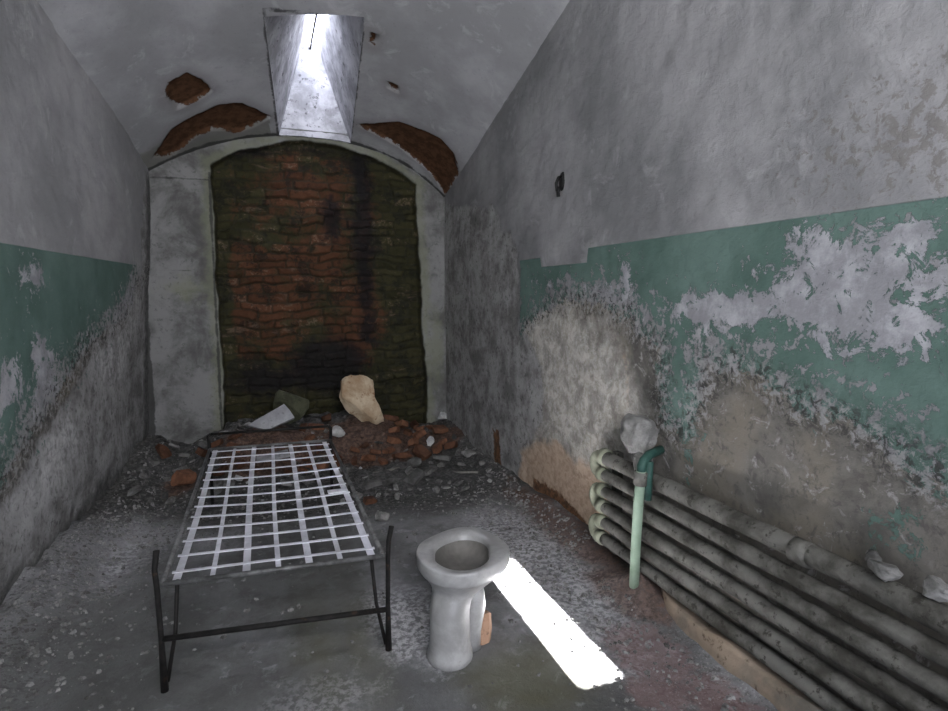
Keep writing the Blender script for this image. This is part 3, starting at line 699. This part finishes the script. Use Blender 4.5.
# riser
b = bmesh.new(); tube(b, [(1.545, 2.035, .06), (1.543, 2.03, .25), (1.54, 2.015, .50), (1.54, 2.005, .62)], .0225, 14); ris = rpart('riser_pipe', b, M['riser'], label='pale green vertical riser pipe')
b = bmesh.new(); tube(b, [(1.54, 2.005, .60), (1.541, 2.005, .64), (1.555, 2.01, .662), (1.60, 2.03, .68), (1.68, 2.05, .69)], .021, 12); rpart('elbow', b, M['darkgreen'], parent=ris, label='dark green elbow')
b = bmesh.new(); tube(b, [(1.54, 2.01, .555), (1.54, 2.006, .615)], .030, 12); rpart('collar', b, M['pipe'], parent=ris)
b = bmesh.new(); tube(b, [(1.575, 2.0, .485), (1.572, 1.995, .57), (1.575, 1.995, .66)], .018, 10); rpart('valve_stem', b, M['darkgreen'], parent=ris)
# crusted lagging on the pipe where it leaves the wall
b = bmesh.new(); bmesh.ops.create_icosphere(b, subdivisions=4, radius=1)
for v in b.verts:
    c = v.co.copy(); s = Vector((max(-1, min(1, c.x * 1.15)), max(-1, min(1, c.y * 1.2)), max(-1, min(1, c.z * 1.2))))
    nz = 1 + .16 * mnoise.noise(c * 2.5) + .07 * mnoise.noise(c * 7)
    v.co = Vector((1.645 + s.x * .062 * nz, 2.17 + s.y * .085 * nz * (1 + .15 * c.z), .735 + s.z * .085 * nz))
rpart('pipe_lagging', b, M['lag'], label='crusted grey plaster lagging')
b = bmesh.new(); tube(b, [(1.655, 2.15, .66), (1.635, 2.12, .60), (1.63, 2.1, .56)], .035, 12, rs=[.05, .042, .04]); rpart('lagged_stub', b, M['lag'])

# ------------------------------------------------------------------ broken wall fixture
fx = empty('light_bracket', (1.70, 3.05, 2.07), 'broken black iron bracket hanging from a hole high on the right wall', 'bracket')
b = bmesh.new(); bmesh.ops.create_icosphere(b, subdivisions=2, radius=1)
for v in b.verts: v.co = Vector((v.co.x * .012, v.co.y * .03, v.co.z * .055)) * (1 + .25 * mnoise.noise(v.co * 3))
obj('wall_plate', b, M['black'], fx)
b = bmesh.new(); tube(b, [(0, 0, .03), (-.03, -.01, .02), (-.045, -.01, -.015), (-.035, 0, -.05), (-.02, .02, -.055)], .009, 8); obj('hook', b, M['black'], fx, True)
b = bmesh.new(); tube(b, [(-.01, .01, -.03), (-.018, .015, -.06), (-.012, .02, -.085)], .011, 8); obj('cable_stub', b, M['black'], fx, True)

# ------------------------------------------------------------------ rubble
def rock_bm(seed, dims, cuts=9, sub=3, rough=.12, hmin=.38):
    r = random.Random(seed); b = bmesh.new(); bmesh.ops.create_icosphere(b, subdivisions=sub, radius=1.0)
    planes = []
    for k in range(cuts):
        d = Vector((r.gauss(0, 1), r.gauss(0, 1), r.gauss(0, 1))).normalized(); planes.append((d, r.uniform(hmin, .78)))
    off = Vector((seed * 1.7, seed * .3, 0))
    for v in b.verts:
        p = v.co.copy()
        for d, h in planes:
            e = p.dot(d) - h
            if e > 0: p -= d * e
        p *= 1 + rough * mnoise.noise(p * 2.2 + off) + rough * .4 * mnoise.noise(p * 6 + off)
        v.co = Vector((p.x * dims[0], p.y * dims[1], p.z * dims[2]))
    return b
def brick_bm(seed, dims):
    r = random.Random(seed); b = bmesh.new(); bmesh.ops.create_cube(b, size=2.0)
    bmesh.ops.subdivide_edges(b, edges=b.edges[:], cuts=4, use_grid_fill=True)
    planes = [(Vector((r.gauss(0, 1), r.gauss(0, 1), r.gauss(0, 1))).normalized(), r.uniform(.8, 1.15)) for _ in range(4)]
    off = Vector((seed * 2.1, 0, seed))
    for v in b.verts:
        p = v.co.copy()
        for d, h in planes:
            e = p.dot(d) - h
            if e > 0: p -= d * e
        p *= 1 + .06 * mnoise.noise(p * 2 + off)
        v.co = Vector((p.x * dims[0], p.y * dims[1], p.z * dims[2]))
    return b
def place(o, x, y, z=None, rot=(0, 0, 0)):
    o.rotation_euler = rot
    if z is None:
        M3 = o.rotation_euler.to_matrix(); lo = min((M3 @ v.co).z for v in o.data.vertices)
        z = float(floor_z(x, y)) - lo - .012
    o.location = (x, y, z); return o
spots = []
def single(name, bm, mat, x, y, label, cat, z=None, rot=(0, 0, 0), rad_=.1):
    o = obj(name, bm, mat); tag(o, label, cat); place(o, x, y, z, rot); spots.append((x, y, rad_)); return o
# tall tan stone, modelled as a tapering block with a leaning right flank
b = rock_bm(3, (.175, .12, .25), 7, 4, .14)
for v in b.verts:
    if v.co.x > 0: v.co.z -= v.co.x * .55
    v.co.x += .05 * max(0, -v.co.z) / .17
single('stone_block', b, M['stone'], .77, 5.02, 'large tan stone block standing upright on the rubble heap', 'stone', rad_=.22)
b = bmesh.new(); pts = [(-.165, -.055), (.125, .105), (.20, -.03), (-.03, -.12)]
for zz in (0, .03): [b.verts.new((p[0], p[1], zz)) for p in pts]
vs_ = list(b.verts)
b.faces.new(vs_[:4]); b.faces.new(vs_[4:])
for k in range(4): b.faces.new((vs_[k], vs_[(k + 1) % 4], vs_[4 + (k + 1) % 4], vs_[4 + k]))
bmesh.ops.subdivide_edges(b, edges=b.edges[:], cuts=3, use_grid_fill=True)
for v in b.verts: v.co += Vector((mnoise.noise(v.co * 12), mnoise.noise(v.co * 12 + Vector((3, 0, 0))), 0)) * .012
single('plaster_slab', b, M['slab'], .0, 4.96, 'pale grey broken plaster slab leaning behind the head of the cot', 'slab', rot=(math.radians(56), 0, math.radians(3)), z=.36, rad_=.2)
b = bmesh.new(); box(b, (-.13, -.05, -.008), (.13, .05, .008), .004)
for v in b.verts: v.co += Vector((mnoise.noise(v.co * 9) * .02, mnoise.noise(v.co * 9 + Vector((4, 0, 0))) * .02, 0))
single('board', b, M['slab'], .02, 4.68, 'thin grey board lying just in front of the leaning slab', 'board', rot=(math.radians(14), math.radians(-5), .06), rad_=.12)
single('plaster_lump', rock_bm(5, (.095, .06, .055), 8), M['white'], .56, 4.84, 'pale plaster lump lying at the left foot of the tan stone', 'rubble', rot=(0, .2, -.3), rad_=.11)
single('masonry_block', rock_bm(8, (.17, .09, .24), 10, 3, .08), M['mossy'], .21, 5.24, 'mossy dark block against the brick infill behind the slab', 'stone', rad_=.17)
single('brick_fragment', brick_bm(12, (.075, .05, .035)), M['brick'], 1.50, 4.98, 'red brick half lying in the right corner of the heap', 'brick', rot=(.2, .1, .3), rad_=.1)
single('brick_fragment', brick_bm(13, (.075, .045, .05)), M['brick'], -.60, 4.42, 'red-brown brick piece left of the cot by the plaster pier', 'brick', rot=(.3, .2, .9), rad_=.1)
single('stone_lump', rock_bm(14, (.05, .04, .045), 8), M['rubble'], .635, 3.34, 'dark stone lump on the floor beside the cot\'s right rail', 'stone', rot=(0, 0, .5), rad_=.07)
single('brick_fragment', brick_bm(15, (.045, .03, .02)), M['brick'], .62, 3.66, 'small brick chip on the floor behind the dark stone lump', 'brick', rot=(0, .1, .2), rad_=.06)
single('plaster_lump', rock_bm(16, (.04, .035, .055), 7), M['white'], 1.36, 4.78, 'white upright plaster piece in front of the right corner brick', 'rubble', rot=(0, .2, .2), rad_=.06)
single('plaster_lump', rock_bm(17, (.05, .045, .055), 7), M['white'], 1.60, 5.18, 'pale lump on top of the corner debris by the right pier', 'rubble', z=.20, rad_=.06)
b = bmesh.new(); tube(b, [(-.17, -.03, 0), (-.05, .0, .006), (.06, .012, .004), (.18, .03, .01)], .012, 8, rs=[.008, .013, .012, .007])
single('stick', b, M['wood'], .80, 4.28, 'pale weathered stick lying on dark soil right of the cot', 'stick', rot=(0, 0, .15), rad_=.19)
b = bmesh.new(); tube(b, [(-.12, .05, 0), (.0, .0, .01), (.13, -.06, .01)], .009, 8)
single('stick', b, M['wood'], 1.38, 4.02, 'dark crooked twig lying near the right wall', 'stick', rot=(0, 0, .1), rad_=.15)
# lumps lying on the top pipe
for dat in ((31, 1.615, 1.005, (.036, .05, .034), 'broad pale rubble lump resting on the top heating pipe', 'rubble'),
            (32, 1.63, .885, (.04, .045, .032), 'grey rubble lump on the top pipe at the right edge of view', 'rubble'),
            (33, 1.66, 1.07, (.024, .032, .026), 'small angular plaster chunk between top pipe and wall', 'rubble')):
    s_, x_, y_, d_, l_, c_ = dat
    o = obj('plaster_lump', rock_bm(s_, d_, 11, 3, .2, .58), M['rubble']); tag(o, l_, c_)
    lo = min(v.co.z for v in o.data.vertices); o.location = (x_, y_, (.556 + .041) - lo - (.001 if s_ != 33 else -.002))

# repeats: loose fragments of the heap
protos = dict(brick=[brick_bm(100 + k, (.05 + .012 * (k % 3), .032, .024)) for k in range(5)],
              rubble=[rock_bm(120 + k, (.062, .046, .036), 12, 2, .2) for k in range(5)] + [brick_bm(180 + k, (.05, .034, .014)) for k in range(4)],
              white=[rock_bm(140 + k, (.042, .034, .024), 12, 2, .2) for k in range(3)] + [brick_bm(190 + k, (.04, .03, .010)) for k in range(3)])
info = dict(brick=('brick_fragment', 'small red brick fragment strewn over the rubble heap', 'brick', 'brick fragments on the rubble heap'),
            rubble=('stone_fragment', 'dark grey stone fragment scattered over the far floor', 'stone', 'grey stones on the far floor'),
            white=('plaster_fragment', 'small pale plaster fragment scattered over the far floor', 'rubble', 'pale plaster bits on the far floor'))
meshes = {}
for k, lst in protos.items():
    meshes[k] = []
    for b in lst:
        me = bpy.data.meshes.new(info[k][0]); bmesh.ops.recalc_face_normals(b, faces=b.faces); b.to_mesh(me); b.free(); me.materials.append(M[k]); meshes[k].append(me)
rr = random.Random(5)
def scatter(kind, n, fx_, fy_, smin, smax):
    made = 0; tries = 0
    while made < n and tries < 4000:
        tries += 1; x = fx_(); y = fy_(); s = rr.uniform(smin, smax); rad_ = .058 * s
        if x < float(xleft(y)) + .1 or x > XR - .1 or y > YE - .08: continue
        if any((x - a) ** 2 + (y - c) ** 2 < (rad_ + r) ** 2 * 1.15 for a, c, r in spots): continue
        if min(abs(x - bx0), abs(x - bx1)) < .09 and (abs(y - by1) < .12): continue
        nm, lb, ct, gp = info[kind]
        o = bpy.data.objects.new(nm, rr.choice(meshes[kind])); link(o); tag(o, lb, ct, gp)
        o.scale = (s, s, s); o.rotation_euler = (rr.uniform(-.5, .5), rr.uniform(-.5, .5), rr.uniform(0, 6.28))
        M3 = o.rotation_euler.to_matrix(); lo = min((M3 @ v.co).z for v in o.data.vertices) * s
        o.location = (x, y, float(floor_z(x, y)) - lo - .012 * s); spots.append((x, y, rad_)); made += 1
scatter('brick', 34, lambda: rr.gauss(.95, .33), lambda: rr.uniform(4.55, 5.2), .7, 1.35)
scatter('brick', 10, lambda: rr.gauss(.05, .25), lambda: rr.uniform(4.5, 4.95), .7, 1.2)
scatter('rubble', 26, lambda: rr.uniform(.45, 1.6), lambda: rr.uniform(3.9, 5.2), .9, 1.5)
scatter('rubble', 60, lambda: rr.uniform(.42, 1.6), lambda: rr.uniform(3.6, 5.2), .3, .8)
scatter('rubble', 26, lambda: rr.uniform(-.9, .4), lambda: rr.uniform(4.1, 5.25), .5, 1.3)
scatter('white', 20, lambda: rr.uniform(.5, 1.6), lambda: rr.uniform(4.0, 5.2), .5, 1.2)
scatter('white', 10, lambda: rr.uniform(-.8, .4), lambda: rr.uniform(4.3, 5.2), .5, 1.2)

# uncountable grit and paint chips on the floor
SP = np.array(spots + [(.63, 1.95, .12), (.72, 1.99, .11), (.78, 2.01, .08), (bx0, yl(bx0), .05), (1.38, 4.02, .17), (.8, 4.28, .2), (bx1, yl(bx1), .05), (bx0, by1, .05), (bx1, by1 - .03, .05)])
def chips(name, mat, n, sampler, smin, smax, label, cat, flatk=.5):
    V = []; F = []
    r = np.random.default_rng(len(name))
    for _ in range(n):
        x, y = sampler(r)
        if x < float(xleft(y)) + .02 or x > XR - .02 or y > YE - .03: continue
        if x > 1.5 and y < 2.52: continue
        s = smin + (smax - smin) * r.random() ** 2.5
        if len(SP) and ((SP[:, 0] - x) ** 2 + (SP[:, 1] - y) ** 2 < (SP[:, 2] * 1.15 + s * 1.4) ** 2).any(): continue
        z = float(floor_z(x, y))
        a = r.random() * 6.28; k = r.uniform(.5, 1, 4); base = len(V); tl = r.uniform(-.25, .25)
        for j in range(4):
            t = a + j * PI / 2; V.append((x + math.cos(t) * s * k[j], y + math.sin(t) * s * k[j], z - .003))
        hx, hy = r.uniform(-.3, .3, 2) * s
        for j in range(4):
            t = a + j * PI / 2 + .3; V.append((x + hx + math.cos(t) * s * k[j] * .6, y + hy + math.sin(t) * s * k[j] * .6, z + s * flatk * (1 + tl * math.cos(t))))
        F += [(base + 4, base + 5, base + 6, base + 7)] + [(base + j, base + (j + 1) % 4, base + 4 + (j + 1) % 4, base + 4 + j) for j in range(4)]
    me = bpy.data.meshes.new(name); me.from_pydata(V, [], F); me.update(); me.materials.append(mat)
    o = link(bpy.data.objects.new(name, me)); tag(o, label, cat, kind='stuff'); return o
def smp(r):
    q = r.random()
    if q < .36: return XR - abs(r.normal(0, .30)), r.uniform(.9, 4.6)
    if q < .62: return float(xleft(3)) + abs(r.normal(.05, .28)), r.uniform(1.8, 5.2)
    if q < .92: return r.uniform(-.9, 1.65), r.uniform(3.4, 5.3)
    return r.uniform(-.9, 1.6), r.uniform(1.4, 4.5)
chips('floor_grit', M['grit'], 9000, smp, .003, .020, 'crumbled plaster grit spread over the concrete floor', 'grit')

# ------------------------------------------------------------------ light
w = bpy.data.worlds.new('sky'); scn.world = w; w.use_nodes = True
bg = w.node_tree.nodes['Background']; bg.inputs[0].default_value = (.80, .84, 1.0, 1); bg.inputs[1].default_value = 6.0
def area(name, loc, tgt, sx_, sy_, power, col=(1, 1, 1)):
    l = bpy.data.lights.new(name, 'AREA'); l.shape = 'RECTANGLE'; l.size = sx_; l.size_y = sy_; l.energy = power; l.color = col
    o = bpy.data.objects.new(name, l); link(o); o.location = loc
    o.rotation_euler = (Vector(tgt) - Vector(loc)).to_track_quat('-Z', 'Y').to_euler(); return o
area('doorway_daylight', ((DX0 + DX1) / 2, YF - .25, 1.2), ((DX0 + DX1) / 2, 4, 1.5), DX1 - DX0, 2.25, 12, (1, .985, .96))
area('added_high_fill', ((DX0 + DX1) / 2, YF - .2, 2.98), ((DX0 + DX1) / 2, 4, 3.1), DX1 - DX0, .70, 122, (1, .99, .97))  # unseen fill lamp, added to brighten the upper walls and vault
area('skylight_daylight', ((SX0 + SX1) / 2, (SY0 + SY1) / 2, ZS + .30), ((SX0 + SX1) / 2 - .02, (SY0 + SY1) / 2 - .12, 0), .9, 1.4, 140, (.86, .88, 1.0))
sl = bpy.data.lights.new('sun', 'SUN'); sl.energy = 620; sl.angle = math.radians(.6); sl.color = (1, .97, .94)
so = bpy.data.objects.new('sun', sl); link(so); so.location = (0, 8, 8)
so.rotation_euler = Vector((.61, -2.98, -3.62)).to_track_quat('-Z', 'Y').to_euler()

# ------------------------------------------------------------------ camera
R = [[0.9370177738711363, -0.03812936781923288, 0.3471942435572425], [-0.3492816792355135, -0.10228963463325752, 0.9314178112947027], [0.0, -0.994023632493866, -0.10916509535423707]]
cd = bpy.data.cameras.new('camera'); cam = bpy.data.objects.new('camera', cd); link(cam)
cd.sensor_fit = 'HORIZONTAL'; cd.sensor_width = 36; cd.lens = 560 / 948 * 36; cd.clip_start = .05
mw = Matrix([[R[i][0], -R[i][1], -R[i][2]] for i in range(3)]).to_4x4(); mw.translation = (0, 0, 1.4)
cam.matrix_world = mw
scn.camera = cam
scn.view_settings.view_transform = 'Standard'; scn.view_settings.look = 'None'
scn.view_settings.gamma = 1; scn.view_settings.use_curve_mapping = False
scn.view_settings.exposure = -0.06
scn.cycles.max_bounces = 8; scn.cycles.diffuse_bounces = 5; scn.cycles.sample_clamp_indirect = 80
